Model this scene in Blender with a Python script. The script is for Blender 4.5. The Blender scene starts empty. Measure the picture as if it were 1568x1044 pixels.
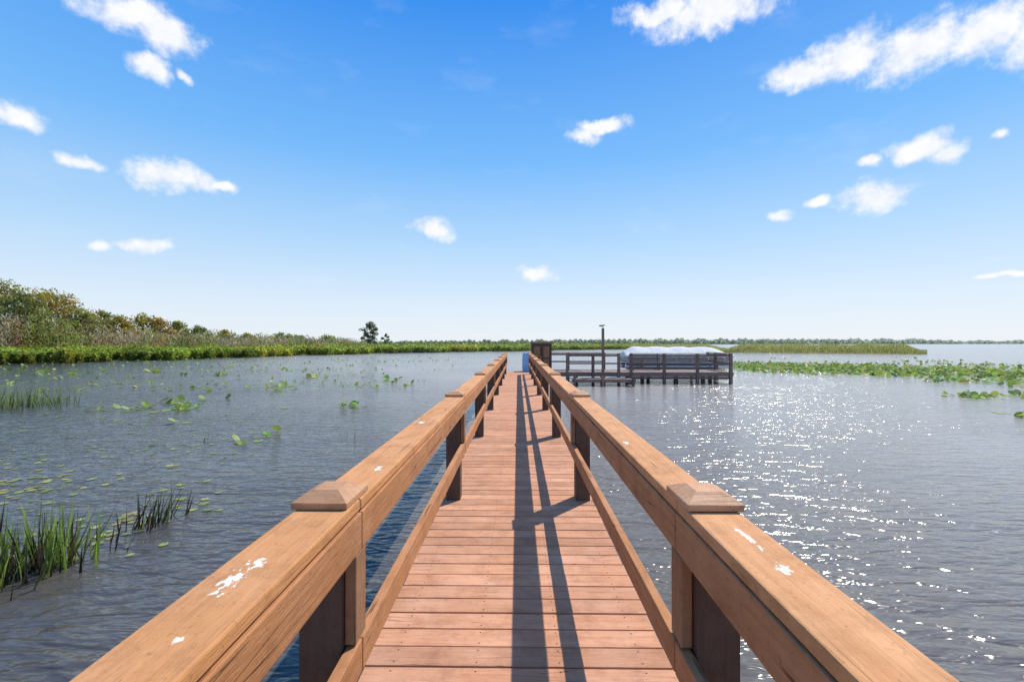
import bpy, math, random
import numpy as np
from mathutils import Vector, Matrix
random.seed(7); rng=np.random.default_rng(11)
scene=bpy.context.scene
F=697.0; VX,VY=793.0,525.0; CAMZ=1.54; WZ=-0.61
SUN_EL=50.0; SUN_AZ=41.5
# ------------------------------------------------------------ helpers
def link(o,parent=None):
    scene.collection.objects.link(o)
    if parent: o.parent=parent
    return o
def empty(name,loc=(0,0,0)):
    e=bpy.data.objects.new(name,None); e.location=loc; e.empty_display_size=.2
    return link(e)
class MB:
    def __init__(s): s.v=[];s.f=[];s.m=[];s.smooth=[]
    def add(s,vs,fs,mi=0,sm=False):
        b=len(s.v); s.v+= [tuple(v) for v in vs]
        for f in fs: s.f.append([b+i for i in f]); s.m.append(mi); s.smooth.append(sm)
    def box(s,x0,x1,y0,y1,z0,z1,mi=0,rot=None,jit=0):
        vs=[Vector((x,y,z)) for z in(z0,z1) for y in(y0,y1) for x in(x0,x1)]
        if jit:
            c=sum(vs,Vector())/8
            R=Matrix.Rotation(random.uniform(-jit,jit),3,'Z')@Matrix.Rotation(random.uniform(-jit,jit),3,'X')
            vs=[c+R@(v-c) for v in vs]
        if rot is not None:
            c=sum(vs,Vector())/8; vs=[c+rot@(v-c) for v in vs]
        s.add(vs,[(0,2,3,1),(4,5,7,6),(0,1,5,4),(2,6,7,3),(0,4,6,2),(1,3,7,5)],mi)
    def rings(s,rings,mi=0,cap=True,sm=True):
        n=len(rings[0]); vs=[p for r in rings for p in r]; fs=[]
        for k in range(len(rings)-1):
            for i in range(n):
                j=(i+1)%n; fs.append((k*n+i,k*n+j,(k+1)*n+j,(k+1)*n+i))
        if cap: fs.append(tuple(range(n))[::-1]); fs.append(tuple((len(rings)-1)*n+i for i in range(n)))
        s.add(vs,fs,mi,sm)
    def tube(s,p0,p1,r0,r1,n=10,mi=0):
        p0=Vector(p0);p1=Vector(p1);d=(p1-p0).normalized()
        a=d.orthogonal().normalized();b=d.cross(a)
        s.rings([[p+ (a*math.cos(t)+b*math.sin(t))*r for t in [2*math.pi*i/n for i in range(n)]] for p,r in((p0,r0),(p1,r1))],mi)
    def obj(s,name,mats,parent=None,bevel=0,seg=1):
        me=bpy.data.meshes.new(name); me.from_pydata(s.v,[],s.f)
        for m in mats: me.materials.append(m)
        me.polygons.foreach_set('material_index',s.m); me.polygons.foreach_set('use_smooth',s.smooth)
        me.update(); o=bpy.data.objects.new(name,me); link(o,parent)
        if bevel:
            b=o.modifiers.new('bevel','BEVEL'); b.width=bevel; b.segments=seg; b.limit_method='ANGLE'; b.angle_limit=math.radians(40)
        return o
def newmat(name):
    m=bpy.data.materials.new(name); m.use_nodes=True; nt=m.node_tree; return m,nt,nt.nodes,nt.links,nt.nodes['Principled BSDF']
def math_(nt,op,a,b=None,c=None,clamp=False):
    n=nt.nodes.new('ShaderNodeMath'); n.operation=op; n.use_clamp=clamp
    for i,x in enumerate((a,b,c)):
        if x is None: continue
        if isinstance(x,(int,float)): n.inputs[i].default_value=x
        else: nt.links.new(x,n.inputs[i])
    return n.outputs[0]
def mix_(nt,fac,a,b,blend='MIX'):
    n=nt.nodes.new('ShaderNodeMix'); n.data_type='RGBA'; n.blend_type=blend
    for sock,x in((n.inputs[0],fac),(n.inputs[6],a),(n.inputs[7],b)):
        if isinstance(x,(int,float)): sock.default_value=x
        elif isinstance(x,tuple): sock.default_value=(*x,1) if len(x)==3 else x
        else: nt.links.new(x,sock)
    return n.outputs[2]
def ramp_(nt,fac,stops,interp='LINEAR'):
    n=nt.nodes.new('ShaderNodeValToRGB'); cr=n.color_ramp; cr.interpolation=interp
    while len(cr.elements)<len(stops): cr.elements.new(.5)
    for e,(p,c) in zip(cr.elements,stops):
        e.position=p; e.color=(c,c,c,1) if isinstance(c,(int,float)) else (*c,1)
    nt.links.new(fac,n.inputs[0]); return n.outputs[0]
def noise_(nt,vec,scale,detail=4,rough=.55,dist=0):
    n=nt.nodes.new('ShaderNodeTexNoise'); n.inputs['Scale'].default_value=scale; n.inputs['Detail'].default_value=detail
    n.inputs['Roughness'].default_value=rough; n.inputs['Distortion'].default_value=dist
    if vec is not None: nt.links.new(vec,n.inputs['Vector'])
    return n.outputs['Fac']
def mapping_(nt,vec,scale=(1,1,1),rot=(0,0,0),loc=(0,0,0)):
    n=nt.nodes.new('ShaderNodeMapping'); n.inputs['Scale'].default_value=scale; n.inputs['Rotation'].default_value=rot; n.inputs['Location'].default_value=loc
    nt.links.new(vec,n.inputs['Vector']); return n.outputs[0]

# ------------------------------------------------------------ wood
def wood(name,c1,c2,grain='y',weather=.3,chips=None,screws=False,rough=.62,var=.18,knots=True,cracks=.0):
    m,nt,nd,lk,b=newmat(name)
    tc=nd.new('ShaderNodeTexCoord').outputs['Object']
    geo=nd.new('ShaderNodeNewGeometry'); isl=geo.outputs['Random Per Island']
    off=nd.new('ShaderNodeCombineXYZ')
    for i in range(3): lk.new(math_(nt,'MULTIPLY',isl,37.0+11*i),off.inputs[i])
    va=nd.new('ShaderNodeVectorMath'); va.operation='ADD'; lk.new(tc,va.inputs[0]); lk.new(off.outputs[0],va.inputs[1])
    sc={'y':(14,1.1,14),'x':(1.1,14,14),'z':(14,14,1.1)}[grain]
    gv=mapping_(nt,va.outputs[0],sc)
    g=noise_(nt,gv,2.2,6,.65,1.2); fine=noise_(nt,mapping_(nt,va.outputs[0],tuple(s*3.5 for s in sc)),3,3,.7)
    blot=noise_(nt,va.outputs[0],2.6,5,.6)
    col=mix_(nt,ramp_(nt,g,[(.3,0.),(.72,1.)]),c1,c2)
    col=mix_(nt,math_(nt,'MULTIPLY',ramp_(nt,blot,[(.42,0.),(.7,1.)]),weather),col,tuple(min(1,x*1.05+.08) for x in c1))
    dirt=noise_(nt,va.outputs[0],7,7,.72)
    col=mix_(nt,math_(nt,'MULTIPLY',ramp_(nt,dirt,[(.48,0.),(.72,1.)]),.5),col,tuple(x*.5 for x in c2))
    spk=noise_(nt,va.outputs[0],75,3,.6)
    col=mix_(nt,math_(nt,'MULTIPLY',ramp_(nt,spk,[(.60,0.),(.72,1.)]),.4),col,tuple(x*.4 for x in c2))
    v=math_(nt,'MULTIPLY_ADD',isl,var*2,1-var)
    cv=nd.new('ShaderNodeCombineColor')
    for i in range(3): lk.new(v,cv.inputs[i])
    col=mix_(nt,1.0,col,cv.outputs[0],'MULTIPLY')
    if cracks:
        cn=noise_(nt,mapping_(nt,va.outputs[0],{'y':(16,.5,16),'x':(.5,16,16),'z':(16,16,.5)}[grain]),1.0,2,.5)
        ck=math_(nt,'LESS_THAN',math_(nt,'ABSOLUTE',math_(nt,'SUBTRACT',cn,.56)),.006)
        ck=math_(nt,'MULTIPLY',ck,ramp_(nt,noise_(nt,va.outputs[0],1.7,1),[(.48,0.),(.55,1.)]))
        col=mix_(nt,math_(nt,'MULTIPLY',ck,cracks),col,tuple(x*.25 for x in c2))
    if knots:
        vo=nd.new('ShaderNodeTexVoronoi'); vo.inputs['Scale'].default_value=1.0
        ks={'y':(6,1.6,6),'x':(1.6,6,6),'z':(6,6,1.6)}[grain]
        lk.new(mapping_(nt,va.outputs[0],ks),vo.inputs['Vector'])
        kd=math_(nt,'ADD',vo.outputs['Distance'],math_(nt,'MULTIPLY',fine,.03))
        km=ramp_(nt,kd,[(0.0,.9),(.05,.75),(.085,.2),(.11,.55),(.14,0.)])
        col=mix_(nt,math_(nt,'MULTIPLY',km,.6),col,tuple(x*.35 for x in c2))
    if chips:
        ch=None
        for (x,y,rx,ry) in chips:
            d=nd.new('ShaderNodeVectorMath'); d.operation='SUBTRACT'; lk.new(geo.outputs['Position'],d.inputs[0]); d.inputs[1].default_value=(x,y,0)
            e=nd.new('ShaderNodeVectorMath'); e.operation='MULTIPLY'; lk.new(d.outputs[0],e.inputs[0]); e.inputs[1].default_value=(1/rx,1/ry,0)
            l=nd.new('ShaderNodeVectorMath'); l.operation='LENGTH'; lk.new(e.outputs[0],l.inputs[0])
            ch=l.outputs['Value'] if ch is None else math_(nt,'MINIMUM',ch,l.outputs['Value'])
        nn=noise_(nt,mapping_(nt,tc,(1.6,1,1)),46,6,.7)
        cm=math_(nt,'GREATER_THAN',math_(nt,'SUBTRACT',math_(nt,'MULTIPLY',nn,3.4),ch),1.15)
        col=mix_(nt,cm,col,(.80,.74,.62))
    if screws:
        sx=nd.new('ShaderNodeSeparateXYZ'); lk.new(tc,sx.inputs[0])
        ys=math_(nt,'SUBTRACT',math_(nt,'PINGPONG',math_(nt,'ADD',sx.outputs[1],100*.1447),.1447/2),.03)
        mk=None
        for xx in(-.60,-.2,.2,.60):
            dx=math_(nt,'SUBTRACT',sx.outputs[0],xx)
            q=math_(nt,'SQRT',math_(nt,'ADD',math_(nt,'MULTIPLY',dx,dx),math_(nt,'MULTIPLY',ys,ys)))
            mk=q if mk is None else math_(nt,'MINIMUM',mk,q)
        col=mix_(nt,math_(nt,'LESS_THAN',mk,.0045),col,(.07,.04,.03))
    lk.new(col,b.inputs['Base Color'])
    rr=math_(nt,'MULTIPLY_ADD',g,.25,rough-.1); lk.new(rr,b.inputs['Roughness'])
    b.inputs['Specular IOR Level'].default_value=.3
    bp=nd.new('ShaderNodeBump'); bp.inputs['Strength'].default_value=.7; bp.inputs['Distance'].default_value=.005
    lk.new(math_(nt,'ADD',g,math_(nt,'MULTIPLY',fine,.6)),bp.inputs['Height']); lk.new(bp.outputs[0],b.inputs['Normal'])
    return m
CH=[(-.635,1.00,.03,.07),(-.62,1.08,.03,.03),(-.585,1.9,.02,.05),(-.64,3.0,.03,.05),(.615,1.07,.022,.04),(.62,1.25,.015,.10),(.57,2.4,.02,.06),(-.60,.80,.012,.015)]
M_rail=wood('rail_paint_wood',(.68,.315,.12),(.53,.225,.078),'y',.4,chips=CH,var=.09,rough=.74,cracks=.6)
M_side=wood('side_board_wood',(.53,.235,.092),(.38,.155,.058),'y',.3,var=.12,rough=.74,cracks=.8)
M_deck=wood('deck_board_wood',(.63,.305,.160),(.47,.205,.102),'x',.6,screws=True,var=.14,knots=False,rough=.82,cracks=.5)
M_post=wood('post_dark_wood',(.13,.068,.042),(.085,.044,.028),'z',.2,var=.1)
M_strip=wood('blocking_wood',(.36,.175,.08),(.25,.115,.05),'z',.3,var=.1,cracks=.6)
M_dark=wood('weathered_dark_wood',(.27,.17,.13),(.16,.10,.074),'x',.3,var=.3,knots=False)
M_cap=wood('post_cap_wood',(.58,.29,.13),(.38,.17,.07),'x',.5,var=.12,cracks=.9)

# ------------------------------------------------------------ walkway
walk=empty('boardwalk')
p=.1447
mb=MB(); y=-1.302
while y<25.3:
    e0=random.uniform(-.006,.006); e1=random.uniform(-.006,.006); dz=random.uniform(-.0014,.0014)
    mb.box(-.735+e0,.735+e1,y+.0045,y+p-.0045,-.026+dz,dz,0,rot=Matrix.Rotation(random.uniform(-.0017,.0017),3,'Z')); y+=p
mb.obj('deck_boards',[M_deck],walk,.004,2)
mb=MB()
for x in(-.70,-.02,.66): mb.box(x,x+.04,-1.3,25.3,-.27,-.031)
for yy in np.arange(1.5,25.5,3.0): mb.box(-.78,.78,yy+.085,yy+.125,-.33,-.272)
mb.obj('joists',[M_dark],walk)
posts_y=[1.53+3.0*i for i in range(-1,8)]
mp=MB();mr=MB();ms=MB();mm=MB();mc=MB();mt=MB()
R=1.015
for sgn in(-1,1):
    for i,py in enumerate(posts_y):
        a,bx=sorted((sgn*.567,sgn*.705))
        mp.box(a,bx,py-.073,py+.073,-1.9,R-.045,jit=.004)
        a,bx=sorted((sgn*.527,sgn*.5645))
        mt.box(a,bx,py-.05,py+.045,.555,R-.172,jit=.003)
        cx=sgn*(.622 if sgn<0 else .612); wx=.089; wy=.10; z0=R+.002
        v=[]
        jx=random.uniform(-.004,.004); ang=random.uniform(-.03,.03); ca,sa=math.cos(ang),math.sin(ang)
        for ww,wl,z in((wx,wy,z0),(wx,wy,z0+.020),(wx*.45,wy*.45,z0+.046)):
            for qx,qy in((-1,-1),(1,-1),(1,1),(-1,1)):
                X=qx*ww;Y=qy*wl; v.append((cx+jx+X*ca-Y*sa,py-.01+X*sa+Y*ca,z))
        fs=[(3,2,1,0),(8,9,10,11)]
        for r in(0,4):
            for q in range(4): fs.append((r+q,r+(q+1)%4,r+4+(q+1)%4,r+4+q))
        mc.add(v,fs)
    ys=posts_y
    for i in range(len(ys)-1):
        y0,y1=ys[i],ys[i+1]; j=.0007
        a,bx=sorted((sgn*.530,sgn*(.700 if sgn<0 else .690)))
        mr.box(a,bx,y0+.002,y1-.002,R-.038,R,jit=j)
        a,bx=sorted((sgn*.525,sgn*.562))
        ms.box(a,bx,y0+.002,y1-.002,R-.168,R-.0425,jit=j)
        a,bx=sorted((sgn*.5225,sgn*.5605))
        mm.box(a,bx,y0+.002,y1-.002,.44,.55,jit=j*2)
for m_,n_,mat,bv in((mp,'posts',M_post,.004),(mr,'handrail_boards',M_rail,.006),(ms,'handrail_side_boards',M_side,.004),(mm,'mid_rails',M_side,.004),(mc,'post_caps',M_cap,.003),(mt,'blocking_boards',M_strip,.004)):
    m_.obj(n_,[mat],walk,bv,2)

# ------------------------------------------------------------ boat dock platform
dock=empty('boat_dock')
md=MB()
x=.76
while x<11.25:
    md.box(x,x+.135,24.05,26.6,-.03,0.0+random.uniform(-.002,.002)); x+=.1447
md.box(.74,11.3,23.99,24.03,-.22,-.002); md.box(.74,11.3,26.62,26.66,-.22,-.002)
md.box(11.26,11.3,24.03,26.62,-.22,-.002)
md.box(10.95,11.9,26.7,31.0,-.05,0)
md.obj('platform_deck',[M_dark],dock)
mp=MB()
def rail_run(p0,p1,n):
    p0=Vector((*p0,0));p1=Vector((*p1,0)); d=p1-p0; L=d.length; u=d/L
    rot=Matrix.Rotation(math.atan2(u.y,u.x),3,'Z'); c=(p0+p1)/2
    for z0,z1,w in((.955,.995,.075),(.83,.93,.02),(.42,.50,.02)):
        mp.box(c.x-L/2,c.x+L/2,c.y-w,c.y+w,z0,z1,rot=rot)
    for i in range(n+1):
        pp=p0+d*i/n
        mp.box(pp.x-.07,pp.x+.07,pp.y-.07,pp.y+.07,-1.9,1.0 if i in(0,n) else .95)
rail_run((2.6,24.0),(5.3,24.0),2)
rail_run((5.95,24.0),(11.15,24.0),3)
rail_run((11.2,24.1),(11.75,31.0),3)
rail_run((.85,26.5),(5.0,26.5),2)
for xx in(3.2,4.6,6.8,8.6,10.1): mp.box(xx-.08,xx+.08,24.9,25.05,-1.9,-.03)
for xx in(6.2,7.4,9.0,10.9): mp.box(xx-.08,xx+.08,25.9,26.05,-1.9,-.03)
for xa,xb in((5.95,7.68),(7.68,9.42),(9.42,11.15)): mp.box(xa+.07,xb-.07,24.04,24.08,-.36,-.24)
mp.obj('dock_railings_and_piles',[M_dark],dock)
ml=MB()
x=2.7
while x<5.7:
    ml.box(x,x+.135,22.7,23.9,-.30,-.27); x+=.1447
ml.box(2.68,5.85,22.62,22.67,-.42,-.26)
for xx in(2.8,4.2,5.7): ml.box(xx-.06,xx+.06,22.5,22.61,-1.9,-.1)
ml.obj('lower_landing',[M_dark],dock)
mbn=MB()
def bench(x0,x1,y):
    for i in range(3): mbn.box(x0,x1,y+i*.13,y+i*.13+.11,.43,.46)
    for i in range(2): mbn.box(x0,x1,y+.44,y+.47,.60+i*.16,.72+i*.16)
    for xx in(x0+.15,x1-.2):
        mbn.box(xx,xx+.06,y+.02,y+.08,.0,.428); mbn.box(xx,xx+.06,y+.38,y+.435,0,.9)
        mbn.box(xx+.002,xx+.058,y+.085,y+.375,.33,.42)
bench(6.4,8.2,25.9)
mbn.obj('park_bench',[M_dark])
M_alu,nt,nd,lk,b=newmat('aluminium'); b.inputs['Metallic'].default_value=.9; b.inputs['Roughness'].default_value=.38
lk.new(ramp_(nt,noise_(nt,nd.new('ShaderNodeTexCoord').outputs['Object'],6,4),[(.3,(.42,.43,.45)),(.7,(.6,.61,.62))]),b.inputs['Base Color'])
lamp=empty('lamp_post')
ml=MB(); lx,ly=4.52,24.25
ml.box(lx-.065,lx+.065,ly-.055,ly+.055,-1.9,2.32)
ml.tube((lx,ly,2.32),(lx,ly,2.44),.02,.02,8)
ml.obj('pole',[M_dark],lamp,.004)
M_lh,nt,nd,lk,b=newmat('lamp_head_grey'); b.inputs['Roughness'].default_value=.45
lk.new(ramp_(nt,noise_(nt,nd.new('ShaderNodeTexCoord').outputs['Object'],9,3),[(.3,(.22,.23,.25)),(.7,(.32,.33,.35))]),b.inputs['Base Color'])
ml=MB(); ml.box(lx-.20,lx+.09,ly-.09,ly+.09,2.44,2.50,rot=Matrix.Rotation(-.12,3,'Y')); ml.box(lx-.16,lx-.03,ly-.06,ly+.06,2.405,2.435)
ml.obj('lamp_head',[M_lh],lamp,.01,2)

cab=empty('storage_cabinet')
mc_=MB(); x0,x1,y0,y1=.74,1.85,24.9,25.6
mc_.box(x0,x1,y0,y1,.06,1.50,0)
mc_.box(x0-.07,x1+.07,y0-.1,y1+.05,1.503,1.60,1)
for xa,xb in((x0+.06,(x0+x1)/2-.015),((x0+x1)/2+.015,x1-.06)):
    mc_.box(xa,xb,y0-.025,y0-.002,.14,1.44,2)
    mc_.box(xa+.08,xb-.08,y0-.034,y0-.027,.75,1.35,3)
    mc_.box(xa+.08,xb-.08,y0-.034,y0-.027,.2,.67,3)
for xx in(x0+.04,x1-.1): mc_.box(xx,xx+.06,y0+.05,y1-.05,0.002,.058,0)
mc_.box((x0+x1)/2-.05,(x0+x1)/2-.03,y0-.06,y0-.036,.68,.8,4)
mc_.obj('cabinet_body',[M_post,M_dark,M_post,M_strip,M_alu],cab,.006)
M_blue,nt,nd,lk,b=newmat('blue_plastic'); b.inputs['Roughness'].default_value=.4
lk.new(ramp_(nt,noise_(nt,nd.new('ShaderNodeTexCoord').outputs['Object'],5,4),[(.3,(.20,.42,.66)),(.75,(.32,.55,.75))]),b.inputs['Base Color'])
mbr=MB(); cx,cy=.45,24.6
prof=[(0,.24),(.02,.27),(.05,.275),(.28,.285),(.30,.30),(.33,.30),(.35,.285),(.6,.285),(.62,.30),(.65,.30),(.67,.285),(.9,.275),(.94,.26),(.96,.265),(.985,.265),(.99,.24)]
mbr.rings([[(cx+r*.75*math.cos(t),cy+r*.75*math.sin(t),.002+z) for t in [2*math.pi*i/24 for i in range(24)]] for z,r in prof],0)
mbr.tube((cx-.1,cy,.985),(cx-.1,cy,1.01),.035,.035,10); mbr.tube((cx+.1,cy,.985),(cx+.1,cy,1.01),.025,.025,10)
mbr.obj('plastic_barrel',[M_blue])

# pontoon boat on its lift
boat=empty('pontoon_boat')
M_cov,nt,nd,lk,b=newmat('canvas_cover'); b.inputs['Roughness'].default_value=.85; b.inputs['Specular IOR Level'].default_value=.15
tc=nd.new('ShaderNodeTexCoord').outputs['Object']
lk.new(ramp_(nt,noise_(nt,tc,3,6,.6),[(.3,(.60,.575,.53)),(.7,(.76,.73,.68))]),b.inputs['Base Color'])
bp=nd.new('ShaderNodeBump'); bp.inputs['Distance'].default_value=.08; bp.inputs['Strength'].default_value=.6; lk.new(noise_(nt,mapping_(nt,tc,(3,.6,1)),2,4),bp.inputs['Height']); lk.new(bp.outputs[0],b.inputs['Normal'])
M_hull,nt,nd,lk,b=newmat('boat_panel'); b.inputs['Roughness'].default_value=.5
lk.new(ramp_(nt,noise_(nt,nd.new('ShaderNodeTexCoord').outputs['Object'],2,3),[(.3,(.26,.25,.24)),(.7,(.38,.37,.35))]),b.inputs['Base Color'])
bx0,bx1,by0,by1=6.45,13.2,27.4,29.9
mh=MB()
for cy in(by0+.4,by1-.4):
    pts=[(bx0+.1,.16),(bx0+.35,.20),(bx1-1.0,.20),(bx1-.45,.15),(bx1-.1,.04)]
    mh.rings([[(X,cy+r*math.cos(t),.10+(.20-r)*.5+r*math.sin(t)) for t in [2*math.pi*i/16 for i in range(16)]] for X,r in pts],0)
mh.obj('pontoons',[M_alu],boat)
mh=MB(); mh.box(bx0+.05,bx1-.3,by0,by1,.34,.40,0)
for a in np.arange(bx0+.4,bx1-.6,.8): mh.box(a,a+.06,by0+.1,by1-.1,.295,.337,0)
mh.obj('boat_deck',[M_alu],boat)
mh=MB()
mh.box(bx0+.2,bx1-.5,by0+.04,by0+.08,.42,.68,0); mh.box(bx0+.2,bx1-.5,by1-.08,by1-.04,.42,.68,0)
mh.box(bx0+.16,bx0+.198,by0+.04,by1-.04,.42,.68,0); mh.box(bx1-.498,bx1-.46,by0+.04,by1-.04,.42,.68,0)
for a in np.arange(bx0+.2,bx1-.5,.95): mh.box(a,a+.04,by0+.01,by0+.036,.405,.69,1)
mh.obj('fence_panels',[M_hull,M_alu],boat)
mh=MB(); rings=[]
nx=48; sec=18
for i in range(nx+1):
    t=i/nx; X=bx0+.05+(bx1-.3-bx0-.05)*t
    env=min(1,(t/.12))**.6*min(1,((1-t)/.12))**.7
    sag=.06*abs(math.sin(t*math.pi*4.5))
    top=.90+.38*env+sag*env-.05*t
    rr=[]
    for k in range(sec+1):
        s=k/sec; yy=by0-.06+(by1-by0+.12)*s
        z=.76+(top-.76)*(1-abs(2*s-1)**1.3)+random.uniform(-.008,.008)
        rr.append((X,yy,z))
    rr+= [(X,by1+.06,.66+.03*math.sin(i*1.7)),(X,by0-.06,.66+.03*math.sin(i*1.7))]
    rings.append(rr)
mh.rings(rings,0,True,True)
mh.obj('boat_cover',[M_cov],boat)
mh=MB()
for xx in(bx0+.9,bx1-1.4):
    for yy in(by0-.25,by1+.25): mh.box(xx-.06,xx+.06,yy-.06,yy+.06,-1.9,.5)
    mh.box(xx-.05,xx+.05,by0-.19,by1+.19,-.19,-.105)
mh.obj('boat_lift',[M_dark])

# ------------------------------------------------------------ water, ground
M_w,nt,nd,lk,b=newmat('lake_water')
pos=nd.new('ShaderNodeNewGeometry').outputs['Position']
v1=mapping_(nt,pos,(1.0,3.0,1),(0,0,math.radians(22)))
v2=mapping_(nt,pos,(1.0,2.3,1),(0,0,math.radians(-14)))
n1=noise_(nt,v1,1.8,2,.5,.6); n2=noise_(nt,v2,4.6,2,.6,.3); n3=noise_(nt,v1,.35,1,.5)
patch=ramp_(nt,noise_(nt,mapping_(nt,pos,(1,1.6,1)),.12,2),[(.35,.55),(.65,1.)])
# sharpen crests: 1-|2n-1|
ridge=math_(nt,'SUBTRACT',1.0,math_(nt,'ABSOLUTE',math_(nt,'MULTIPLY_ADD',n1,2.0,-1.0)))
n1s=math_(nt,'ADD',math_(nt,'MULTIPLY',math_(nt,'MULTIPLY',n1,n1),.085),math_(nt,'MULTIPLY',ridge,.010))
hgt=math_(nt,'MULTIPLY',math_(nt,'ADD',n1s,math_(nt,'MULTIPLY',n2,.031)),patch)
hgt=math_(nt,'ADD',hgt,math_(nt,'MULTIPLY',n3,.05))
bp=nd.new('ShaderNodeBump'); bp.inputs['Distance'].default_value=1.0; bp.inputs['Strength'].default_value=1.0
lk.new(hgt,bp.inputs['Height']); lk.new(bp.outputs[0],b.inputs['Normal'])
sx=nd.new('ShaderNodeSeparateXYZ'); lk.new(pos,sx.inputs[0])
murk_sunlit=math_(nt,'ADD',math_(nt,'MULTIPLY_ADD',sx.outputs[0],.035,.40),math_(nt,'MULTIPLY',sx.outputs[1],.026))  # murky water; sunlit brightness toward the right and far painted into base colour
murk_sunlit=math_(nt,'ADD',murk_sunlit,math_(nt,'MULTIPLY',math_(nt,'SUBTRACT',noise_(nt,pos,.07,2),.5),.4))
lk.new(ramp_(nt,murk_sunlit,[(.0,(.045,.042,.036)),(.42,(.085,.076,.066)),(.65,(.20,.172,.142)),(1.,(.345,.298,.248))]),b.inputs['Base Color'])
b.inputs['Roughness'].default_value=.15; b.inputs['IOR'].default_value=1.40; b.inputs['Specular Tint'].default_value=(1,.93,.84,1)
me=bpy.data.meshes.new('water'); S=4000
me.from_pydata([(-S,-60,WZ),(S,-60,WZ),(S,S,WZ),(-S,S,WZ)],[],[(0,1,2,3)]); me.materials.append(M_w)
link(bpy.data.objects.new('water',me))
M_g,nt,nd,lk,b=newmat('muddy_ground'); b.inputs['Roughness'].default_value=.95
lk.new(ramp_(nt,noise_(nt,nd.new('ShaderNodeTexCoord').outputs['Object'],.4,6),[(.3,(.07,.065,.035)),(.7,(.12,.14,.05))]),b.inputs['Base Color'])
def px(xp,D): return (xp-VX)/F*D
shore=[(-900,38.5),(-400,39.4),(0,45.4),(150,52),(300,60),(450,75),(600,94),(790,118),(880,140),(1000,170)]
SH=[(px(a,D),D) for a,D in shore]
mg=MB(); S=4100
mg.add([(-S,-80,-2.4),(S,-80,-2.4),(S,S,-2.4),(-S,S,-2.4)],[(0,1,2,3)])
mg.obj('ground',[M_g])
vs=[];fs=[]
for i,(X,Y) in enumerate(SH):
    d=Vector((X,Y)).normalized()
    for r,z in((-1,-1.0),(1.5,WZ+.05),(8,WZ+.25),(60,WZ+.5),(900,WZ+1.0)):
        vs.append((X+d.x*r,Y+d.y*r,z))
for i in range(len(SH)-1):
    for k in range(4):
        a=i*5+k; fs.append((a,a+5,a+6,a+1))
mg=MB(); mg.add(vs,fs,0,True); mg.obj('marsh_ground',[M_g])

# ------------------------------------------------------------ foliage
def foliage_mat(name,trans=.35):
    m=bpy.data.materials.new(name); m.use_nodes=True; nt=m.node_tree; nd=nt.nodes; lk=nt.links
    b=nd['Principled BSDF']; b.inputs['Roughness'].default_value=.55; b.inputs['Specular IOR Level'].default_value=.3
    a=nd.new('ShaderNodeAttribute'); a.attribute_name='Col'
    nn=noise_(nt,nd.new('ShaderNodeNewGeometry').outputs['Position'],3,2)
    c=mix_(nt,math_(nt,'MULTIPLY',nn,.25),a.outputs['Color'],(.04,.05,.015))
    lk.new(c,b.inputs['Base Color'])
    t=nd.new('ShaderNodeBsdfTranslucent'); lk.new(mix_(nt,1.0,c,(1.15,1.1,.7),'MULTIPLY'),t.inputs['Color'])
    mx=nd.new('ShaderNodeMixShader'); mx.inputs[0].default_value=trans
    lk.new(b.outputs[0],mx.inputs[1]); lk.new(t.outputs[0],mx.inputs[2]); lk.new(mx.outputs[0],nd['Material Output'].inputs['Surface'])
    return m
M_fol=foliage_mat('foliage',.5)
def unit(n):
    v=rng.normal(size=(n,3)); return v/np.linalg.norm(v,axis=1)[:,None]
def leafdata(C,size,aspect=.55,up=0.0):
    n=len(C); size=np.broadcast_to(size,(n,))[:,None]
    U=unit(n); U[:,2]+=up; U/=np.linalg.norm(U,axis=1)[:,None]
    W=unit(n); V=np.cross(U,W); V/=np.linalg.norm(V,axis=1)[:,None]+1e-9
    return U*size*.5,V*size*.5*aspect
def leafmesh(name,C,U,V,col,mat,parent=None):
    n=len(C)
    P=np.stack([C-U,C-V-U*.1,C+U,C+V-U*.1],1).reshape(-1,3)
    cc=np.repeat(col,4,axis=0)
    me=bpy.data.meshes.new(name); me.vertices.add(4*n); me.vertices.foreach_set('co',P.astype(np.float32).ravel())
    me.loops.add(4*n); me.loops.foreach_set('vertex_index',np.arange(4*n,dtype=np.int32))
    me.polygons.add(n); me.polygons.foreach_set('loop_start',np.arange(0,4*n,4,dtype=np.int32))
    try: me.polygons.foreach_set('loop_total',np.full(n,4,dtype=np.int32))
    except Exception: pass
    at=me.color_attributes.new('Col','FLOAT_COLOR','POINT')
    rgba=np.ones((4*n,4),np.float32); rgba[:,:3]=np.clip(cc,0.004,1); at.data.foreach_set('color',rgba.ravel())
    me.materials.append(mat); me.update(calc_edges=True); me.validate()
    return link(bpy.data.objects.new(name,me),parent)
def colv(base,n,var=.25,hue=.12):
    b=np.array(base)[None,:]*(1+rng.normal(0,var,(n,1)))
    return b*(1+rng.normal(0,hue,(n,3)))
def shore_pts(n,rmin,rmax,px0=-700,px1=1000,powr=1.0):
    a=rng.uniform(px0,px1,n); D=np.interp(a,[s[0] for s in shore],[s[1] for s in shore])
    X=(a-VX)/F*D; Y=D; L=np.sqrt(X*X+Y*Y); r=rmin+(rmax-rmin)*rng.random(n)**powr
    w=1.2*np.sin(a*.045)+.8*np.sin(a*.11+1)+.5*np.sin(a*.31)
    return X+X/L*(r+w),Y+Y/L*(r+w),a,r,D
def clump(X,Y,s,ph=0):
    return .5+.25*np.sin(X*s+ph+1.7*np.sin(Y*s*.7))+.25*np.sin(Y*s*1.3+ph*2+1.3*np.sin(X*s*.9))
n=95000
X,Y,a,r,D=shore_pts(n,0,22,powr=1.5)
cl=clump(X,Y,1.1)*.6+clump(X,Y,2.7,3)*.4
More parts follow.
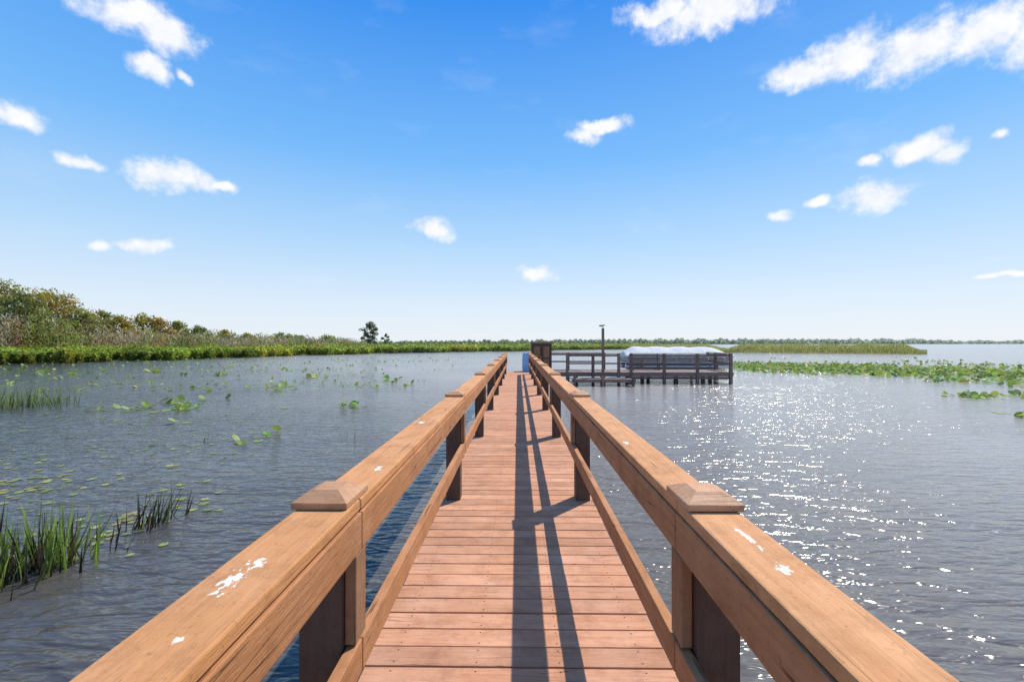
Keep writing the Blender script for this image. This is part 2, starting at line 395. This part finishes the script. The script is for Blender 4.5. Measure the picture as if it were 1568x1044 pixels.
top=(.75+.85*cl+.035*r)
z=WZ+top*rng.random(n)**.65
C=np.stack([X,Y,z],1)
size=.20+.0033*D+.12*rng.random(n)
U,V=leafdata(C,size,.6,.5)
c=colv((.37,.46,.07),n,.25,.1)
c2=clump(X,Y,.45,2)[:,None]; c=c*(.55+.65*c2)
yel=(clump(X,Y,.25,5)>.70); c[yel]*=np.array([1.25,1.02,.9])
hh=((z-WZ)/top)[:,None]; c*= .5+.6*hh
haze=np.clip((D-60)/260,0,.35)[:,None]; c=c*(1-haze)+np.array([.38,.43,.30])*haze  # aerial haze painted into the leaf colours with distance
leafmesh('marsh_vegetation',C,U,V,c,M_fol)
n=85000
X,Y,a,r,D=shore_pts(n,12,34,-700,560)
ht=np.interp(a,[-700,0,110,160,300,450,560],[6.4,6.0,5.0,4.1,3.5,3.2,2.6])*(.45+.55*clump(X,Y,.6,1)+.25*clump(X,Y,1.9,4))
z=WZ+.3+ht*rng.random(n)**.75
C=np.stack([X,Y,z],1); U,V=leafdata(C,.3+.45*rng.random(n),.20,1.2)
c=colv((.50,.42,.31),n,.28,.07); g=clump(X,Y,.35,3)>.62; c[g]=colv((.34,.37,.12),int(g.sum()),.3,.1)
dk=clump(X,Y,.5,9)>.74; c[dk]=colv((.17,.22,.07),int(dk.sum()),.3,.1)
red=clump(X,Y,.8,7)>.82; c[red]=colv((.50,.31,.18),int(red.sum()),.25,.08)
leafmesh('brush_thicket',C,U,V,c,M_fol)

M_bark,nt,nd,lk,b=newmat('bark'); b.inputs['Roughness'].default_value=.9
lk.new(ramp_(nt,noise_(nt,mapping_(nt,nd.new('ShaderNodeTexCoord').outputs['Object'],(6,6,1)),3,5),[(.3,(.12,.10,.08)),(.7,(.30,.26,.21))]),b.inputs['Base Color'])
def tree(name,x,y,zb,h,w,base,nl=2600,leaf=.4,low=.25,nclump=16):
    e=empty(name,(x,y,zb))
    mt=MB(); pts=[Vector((0,0,-.3))]
    lean=Vector((random.uniform(-.05,.05),random.uniform(-.05,.05),0))
    for i in range(1,6): pts.append(Vector((lean.x*i*h/5+random.uniform(-.1,.1),lean.y*i*h/5,h*.9*i/5)))
    rr=[.035*h*(1-.17*i)*.6 for i in range(6)]
    for i in range(5): mt.tube(pts[i],pts[i+1],rr[i],rr[i+1],8)
    cc=[]
    for i in range(nclump):
        t=low+(1-low)*((i+.5)/nclump); zz=h*t
        prof=math.sin(min(1,(1-t)/(1-low)*1.15+.12)*math.pi*.62)
        ang=i*2.4+random.uniform(-.5,.5); rad=w*.5*prof*random.uniform(.45,.95)
        cpt=Vector((math.cos(ang)*rad,math.sin(ang)*rad,zz*.97))
        cs=w*random.uniform(.10,.20); cc.append((cpt,cs))
        k=min(4,int(t*5)); b0=pts[k].lerp(pts[k+1],.3)
        mt.tube(b0,cpt,rr[k]*.45,.02,5)
    mt.obj('trunk',[M_bark],e)
    C=[];col=[]
    per=nl//nclump
    for cpt,cs in cc:
        d=unit(per)*(rng.random(per)**.6)[:,None]*cs*np.array([1.4,1.4,.95]); C.append(d+np.array(cpt))
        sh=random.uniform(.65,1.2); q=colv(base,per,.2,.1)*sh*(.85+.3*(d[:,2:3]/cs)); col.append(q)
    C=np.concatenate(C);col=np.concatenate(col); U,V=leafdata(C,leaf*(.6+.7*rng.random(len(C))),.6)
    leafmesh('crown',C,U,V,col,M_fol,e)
    return e
prof=[(-120,428,60),(-70,440,58),(-25,428,60),(5,434,60),(28,450,57),(48,446,60),(68,444,62),(95,452,64),(120,474,62),(150,476,68),(178,484,68),(215,482,74),(240,487,74),(268,491,80),(300,500,84),(340,506,90),(375,511,95)]
cols=[(.56,.45,.10),(.38,.40,.11),(.50,.45,.12),(.26,.31,.09),(.56,.38,.12)]
for i,(xp,yt,D) in enumerate(prof):
    D=D*1.05; h=1.54+(VY-yt)/F*D-(WZ+.3)
    tree('cypress_tree' if i%3 else 'maple_tree',px(xp,D),D,WZ+.3,h,max(4.0,h*random.uniform(.65,.85)),cols[(i*2)%5],2800,.34,.15,24)
D=150.; tree('oak_tree',px(566,D),D,WZ+.3,1.54+(VY-494)/F*D-WZ,5.6,(.26,.29,.20),1700,.6,.22,20)
tree('oak_tree',px(591,D),D,WZ+.3,1.54+(VY-512)/F*D-WZ,3.0,(.24,.30,.14),500,.5,.3,8)
for xp,yt in((430,513),(455,516),(500,517)):
    D=120.; tree('willow_tree',px(xp,D),D,WZ+.3,1.54+(VY-yt)/F*D-WZ,6,(.32,.37,.14),900,.6,.2,10)

n=42000
az=rng.uniform(-.95,1.0,n)
xp=VX+F*np.tan(az)
D=np.interp(xp,[0,560,800,1000,1568,2000],[170,260,420,700,1000,1100])*(1+.08*rng.random(n))
X=D*np.tan(az);Y=D
ht=np.interp(xp,[0,560,800,1000,1250,1568],[3.2,3.3,5.0,8.5,10.0,11.0])*(.45+.4*clump(az*170,az*0,1.0)+.4*clump(az*600,az*0,1.,2))
ht*=np.where(xp>1430,.65,1)
z=WZ+ht*rng.random(n)**.8
C=np.stack([X,Y,z],1); U,V=leafdata(C,.005*D*(.6+.8*rng.random(n)),.7)
c=colv((.24,.31,.15),n,.2,.1); haze=np.clip(D/1150,0,.8)[:,None]; c=c*(1-haze)+np.array([.50,.57,.60])*haze  # far trees paled by haze mixed into their vertex colour
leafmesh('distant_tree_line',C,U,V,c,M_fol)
def reeds(name,xa,xb,Da,Db,depth,h,n,base):
    t=rng.random(n); xp=xa+(xb-xa)*t; D=Da+(Db-Da)*t; X=(xp-VX)/F*D; r=depth*rng.random(n); Y=D+r; X=X*(1+r/D)
    edge=np.clip(np.minimum(t,1-t)*9,.25,1)
    z=WZ+h*edge*(.65+.35*clump(X,Y,.8))*rng.random(n)**.7
    C=np.stack([X,Y,z],1); U,V=leafdata(C,.4+.5*rng.random(n),.13,2.2)
    c=colv(base,n,.25,.1)*(.7+.4*clump(X,Y,.3,2))[:,None]
    leafmesh(name,C,U,V,c,M_fol)
reeds('reed_bed',1100,1412,100,86,22,1.95,28000,(.42,.44,.19))
reeds('reed_bed',860,1110,170,130,30,2.0,12000,(.42,.45,.20))

# ------------------------------------------------------------ lily pads
def pads(name,P,rad,tilt,base,var=.22):
    vs=[];fs=[];cc=[]
    cols=colv(base,len(P),var,.1)
    for (x,y,zz),r,t,c in zip(P,rad,tilt,cols):
        R3=Matrix.Rotation(random.uniform(0,6.28),3,'Z')@Matrix.Rotation(t,3,'X'); b=len(vs)
        m=9
        vs.append(Vector((x,y,zz))+R3@Vector((0,-r*.15,-r*.08*(t>.1))))
        for i in range(m):
            q=.28+ (2*math.pi-.56)*i/(m-1)-math.pi/2
            vs.append(Vector((x,y,zz))+R3@Vector((r*math.cos(q),r*1.2*math.sin(q),random.uniform(0,.3)*r*(t>.1))))
        for i in range(m-1): fs.append((b,b+1+i,b+2+i))
        cc+= [c]*(m+1)
        if t>.1:
            b=len(vs); vs+= [(x-.006,y,WZ-.02),(x+.006,y,WZ-.02),(x,y,zz)]; fs.append((b,b+1,b+2)); cc+=[c*.6]*3
    me=bpy.data.meshes.new(name); me.from_pydata([tuple(v) for v in vs],[],fs)
    at=me.color_attributes.new('Col','FLOAT_COLOR','POINT'); rgba=np.ones((len(vs),4),np.float32); rgba[:,:3]=np.clip(np.array(cc),.004,1); at.data.foreach_set('color',rgba.ravel())
    me.materials.append(M_pad); return link(bpy.data.objects.new(name,me))
M_pad=foliage_mat('lily_pad_leaf',.3)
def from_px(xp,yp): D=(CAMZ-WZ)*F/(yp-VY); return px(xp,D),D
P=[];rad=[];tl=[]
def cluster(x,y,n,sx,sy,up=.5,rr=(.06,.11)):
    for _ in range(n):
        a=random.gauss(0,sx);b_=random.gauss(0,sy); u=random.random()<up
        P.append((x+a,y+b_,WZ+(random.uniform(.03,.12) if u else .010))); rad.append(random.uniform(*rr)); tl.append(random.uniform(.3,1.0) if u else random.uniform(0,.02))
for _ in range(420):
    yp=random.choice([random.uniform(546,556),random.uniform(548,570),random.uniform(550,598)]); xp=random.uniform(-100,720-(yp-545)*2.2)
    x,y=from_px(xp,yp); cluster(x,y,random.randint(1,7),.3+.012*y,.4+.02*y,.35,(.06,.12))
for xp,yp,n_ in((208,626,12),(275,626,18),(268,617,8),(530,622,7),(545,624,4),(590,583,10),(430,592,10),(440,597,7),(408,668,5),(385,678,4),(250,652,3),(160,628,4),(428,624,3),(230,570,10),(330,575,9),(480,578,9),(320,612,3),(100,575,12),(40,572,10)):
    x,y=from_px(xp,yp); cluster(x,y,n_,.012*y+.05,.02*y,.6,(.045+.003*y,.07+.004*y))
for _ in range(460):
    t=random.random()**1.2; xp=1115+520*t; yp=random.gauss(560+14*t,3+6*t); yp=max(548,yp)
    x,y=from_px(xp,yp); cluster(x,y,random.randint(4,14),.7,1.1,.5,(.10,.17))
for xp,yp,n_ in((1480,606,26),(1470,608,14),(1500,604,12),(1560,634,22),(1555,605,18),(1420,584,16),(1600,600,20),(1565,636,10)):
    x,y=from_px(xp,yp); cluster(x,y,n_,.35,.4,.55,(.08,.14))
pads('lily_pads',P,rad,tl,(.34,.44,.11))
P=[];rad=[];tl=[]
for _ in range(420):
    yp=525+(random.uniform(70,320)); xp=random.uniform(-120,460-(yp-600)*.9)
    if clump(xp*.02,yp*.04,1.0)<.55 and random.random()<.85: continue
    x,y=from_px(xp,yp); cluster(x,y,random.randint(1,3),.25,.35,.0,(.02,.06))
x,y=from_px(92,862); cluster(x,y,6,.06,.06,.2,(.04,.06))
pads('floating_pondweed',P,rad,tl,(.38,.40,.14))

def blades(name,groups,base):
    vs=[];fs=[];cc=[]
    for (xp,yp,n_,sx,sy,h,dark,lean) in groups:
        x0,y0=from_px(xp,yp)
        for _ in range(n_):
            x=x0+random.gauss(0,sx);y=y0+random.gauss(0,sy);hh=h*random.uniform(.45,1.1); w=random.uniform(.006,.013)
            ang=random.uniform(0,6.28); ln=random.gauss(lean,.18); l2=random.gauss(0,.15); b=len(vs)
            dk=random.random()<dark; c=np.array((.07,.05,.04) if dk else base)*random.uniform(.6,1.35)
            wx,wy=math.cos(ang)*w,math.sin(ang)*w
            bend=random.random()**2*.5
            for s in(0,.35,.7,1.):
                k=(1-s**2*.92)
                cx=x+ln*hh*s+bend*hh*s*s*math.cos(ang+1.5);cy=y+l2*hh*s; cz=WZ-.1+(hh+.1)*(s-bend*.35*s*s)
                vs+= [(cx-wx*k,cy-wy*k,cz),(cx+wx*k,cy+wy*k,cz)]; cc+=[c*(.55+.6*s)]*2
            for i in range(3): q=b+2*i; fs.append((q,q+1,q+3,q+2))
    me=bpy.data.meshes.new(name); me.from_pydata(vs,[],fs)
    at=me.color_attributes.new('Col','FLOAT_COLOR','POINT'); rgba=np.ones((len(vs),4),np.float32); rgba[:,:3]=np.clip(np.array(cc),.004,1); at.data.foreach_set('color',rgba.ravel())
    me.materials.append(M_fol); return link(bpy.data.objects.new(name,me))
blades('cattail_reeds',[(55,872,110,.17,.14,.60,.25,.08),(10,890,90,.16,.15,.50,.5,.0),(100,862,20,.10,.1,.5,.3,.2),(-60,880,120,.3,.2,.6,.3,0)],(.29,.42,.08))
blades('cattail_reeds',[(212,812,22,.14,.1,.42,.75,.25),(232,806,14,.06,.1,.5,.7,.1),(160,842,8,.12,.1,.32,.9,.4),(265,790,9,.1,.1,.5,.9,.25),(15,905,14,.15,.12,.3,.9,.2)],(.18,.25,.06))
blades('cattail_reeds',[(20,624,220,.8,.5,.75,.15,.02),(-60,626,240,.9,.5,.8,.15,0),(50,618,40,.4,.3,.5,.2,.0),(530,672,5,.1,.1,.3,.8,0),(313,676,4,.1,.1,.2,.8,0)],(.28,.37,.12))

# ------------------------------------------------------------ world
w=bpy.data.worlds.new('World'); scene.world=w; w.use_nodes=True; nt=w.node_tree; nd=nt.nodes; lk=nt.links
bg=nd['Background']; bg.inputs['Strength'].default_value=.12
sky=nd.new('ShaderNodeTexSky'); sky.sky_type='NISHITA'; sky.sun_disc=False
sky.sun_elevation=math.radians(SUN_EL); sky.sun_rotation=math.radians(SUN_AZ); sky.air_density=1.0; sky.dust_density=.6; sky.ozone_density=2.0
tc=nd.new('ShaderNodeTexCoord').outputs['Generated']
sp=nd.new('ShaderNodeSeparateXYZ'); lk.new(tc,sp.inputs[0])
az=math_(nt,'ARCTAN2',sp.outputs[0],sp.outputs[1]); el=math_(nt,'ARCSINE',sp.outputs[2])
grad=ramp_(nt,math_(nt,'DIVIDE',el,1.5708),[(0.0,(.85,.90,.96)),(.05,(.74,.86,.99)),(.13,(.47,.72,1.0)),(.24,(.19,.51,1.0)),(.42,(.025,.27,.89)),(1.0,(.05,.24,.72))])
gs=nd.new('ShaderNodeVectorMath'); gs.operation='SCALE'; gs.inputs['Scale'].default_value=1/.12; lk.new(grad,gs.inputs[0])
base=mix_(nt,.93,sky.outputs[0],gs.outputs[0])
cvec=nd.new('ShaderNodeCombineXYZ'); lk.new(az,cvec.inputs[0]); lk.new(el,cvec.inputs[1])
nz=nd.new('ShaderNodeTexNoise'); nz.inputs['Scale'].default_value=14; nz.inputs['Detail'].default_value=5; lk.new(cvec.outputs[0],nz.inputs['Vector'])
s1=nd.new('ShaderNodeVectorMath'); s1.operation='SUBTRACT'; lk.new(nz.outputs['Color'],s1.inputs[0]); s1.inputs[1].default_value=(.5,.5,.5)
s2=nd.new('ShaderNodeVectorMath'); s2.operation='MULTIPLY_ADD'; lk.new(s1.outputs[0],s2.inputs[0]); s2.inputs[1].default_value=(.05,.045,0); lk.new(cvec.outputs[0],s2.inputs[2])
clouds=[(190,14,80,34),(245,48,62,36),(225,98,42,16),(283,112,14,10),(22,174,38,24),(113,241,42,14),(240,264,50,25),(288,270,54,20),(338,281,24,9),(143,379,21,12),(216,373,40,15),(663,349,36,16),(822,418,27,14),(893,208,28,14),(925,192,42,12),
(1010,16,70,20),(1090,20,110,38),(1225,116,56,28),(1290,88,85,38),(1400,80,105,42),(1510,52,95,50),(1600,66,90,52),(1400,230,62,20),(1435,238,32,20),(1326,252,23,11),(1335,303,54,21),(1185,335,19,10),(1252,313,24,8),(1534,207,18,8),(1530,420,44,5),
(-300,120,120,50),(-500,300,90,25),(1900,200,140,40),(2100,350,90,22)]
dmin=None
for (a,b_,rx,ry) in clouds:
    def dirn(X,Y):
        v=Vector((X-VX,F,VY-Y)).normalized(); return math.atan2(v.x,v.y),math.asin(v.z)
    a0,e0=dirn(a,b_); a1,_=dirn(a+rx,b_); _,e1=dirn(a,b_-ry)
    s=nd.new('ShaderNodeVectorMath'); s.operation='SUBTRACT'; lk.new(s2.outputs[0],s.inputs[0]); s.inputs[1].default_value=(a0,e0,0)
    m=nd.new('ShaderNodeVectorMath'); m.operation='MULTIPLY'; lk.new(s.outputs[0],m.inputs[0]); m.inputs[1].default_value=(1/abs(a1-a0),1/abs(e1-e0),0)
    l=nd.new('ShaderNodeVectorMath'); l.operation='LENGTH'; lk.new(m.outputs[0],l.inputs[0])
    dmin=l.outputs['Value'] if dmin is None else math_(nt,'MINIMUM',dmin,l.outputs['Value'])
fn=noise_(nt,cvec.outputs[0],26,7,.62)
dd=math_(nt,'ADD',dmin,math_(nt,'MULTIPLY',math_(nt,'SUBTRACT',fn,.5),1.7))
mask=nd.new('ShaderNodeMapRange'); mask.interpolation_type='SMOOTHSTEP'; lk.new(dd,mask.inputs[0]); mask.inputs[1].default_value=1.25; mask.inputs[2].default_value=.35; mask.inputs[3].default_value=0; mask.inputs[4].default_value=1
wn=noise_(nt,mapping_(nt,cvec.outputs[0],(2,5,1)),2.6,5,.6)
wis=math_(nt,'MULTIPLY',ramp_(nt,wn,[(.56,0.),(.85,1.)]),.14)
ccol=mix_(nt,ramp_(nt,fn,[(.35,0.),(.65,1.)]),(8.6,8.6,8.7),(7.5,7.7,8.1))
c=mix_(nt,wis,base,(8,8.2,8.5)); c=mix_(nt,math_(nt,'MULTIPLY',mask.outputs[0],.97),c,ccol)
lk.new(c,bg.inputs['Color'])
# ------------------------------------------------------------ sun & camera
sd=bpy.data.lights.new('sun','SUN'); sd.energy=5.0; sd.angle=math.radians(.5); sd.color=(1,.95,.86)
so=link(bpy.data.objects.new('sun',sd)); e=math.radians(SUN_EL); a=math.radians(SUN_AZ)
sdir=Vector((math.cos(e)*math.sin(a),math.cos(e)*math.cos(a),math.sin(e)))
so.rotation_euler=sdir.to_track_quat('Z','Y').to_euler(); so.location=(20,20,30)
cd=bpy.data.cameras.new('camera'); cd.lens=16; cd.sensor_width=36; cd.clip_end=12000; cd.clip_start=.05
co=link(bpy.data.objects.new('camera',cd)); co.location=(0,0,CAMZ)
yaw=math.atan((VX-784)/F); pit=math.atan((VY-522)/F)
co.rotation_euler=(math.radians(90)+pit,0,yaw)
scene.camera=co
scene.view_settings.view_transform='Standard'; scene.view_settings.look='None'; scene.view_settings.exposure=0
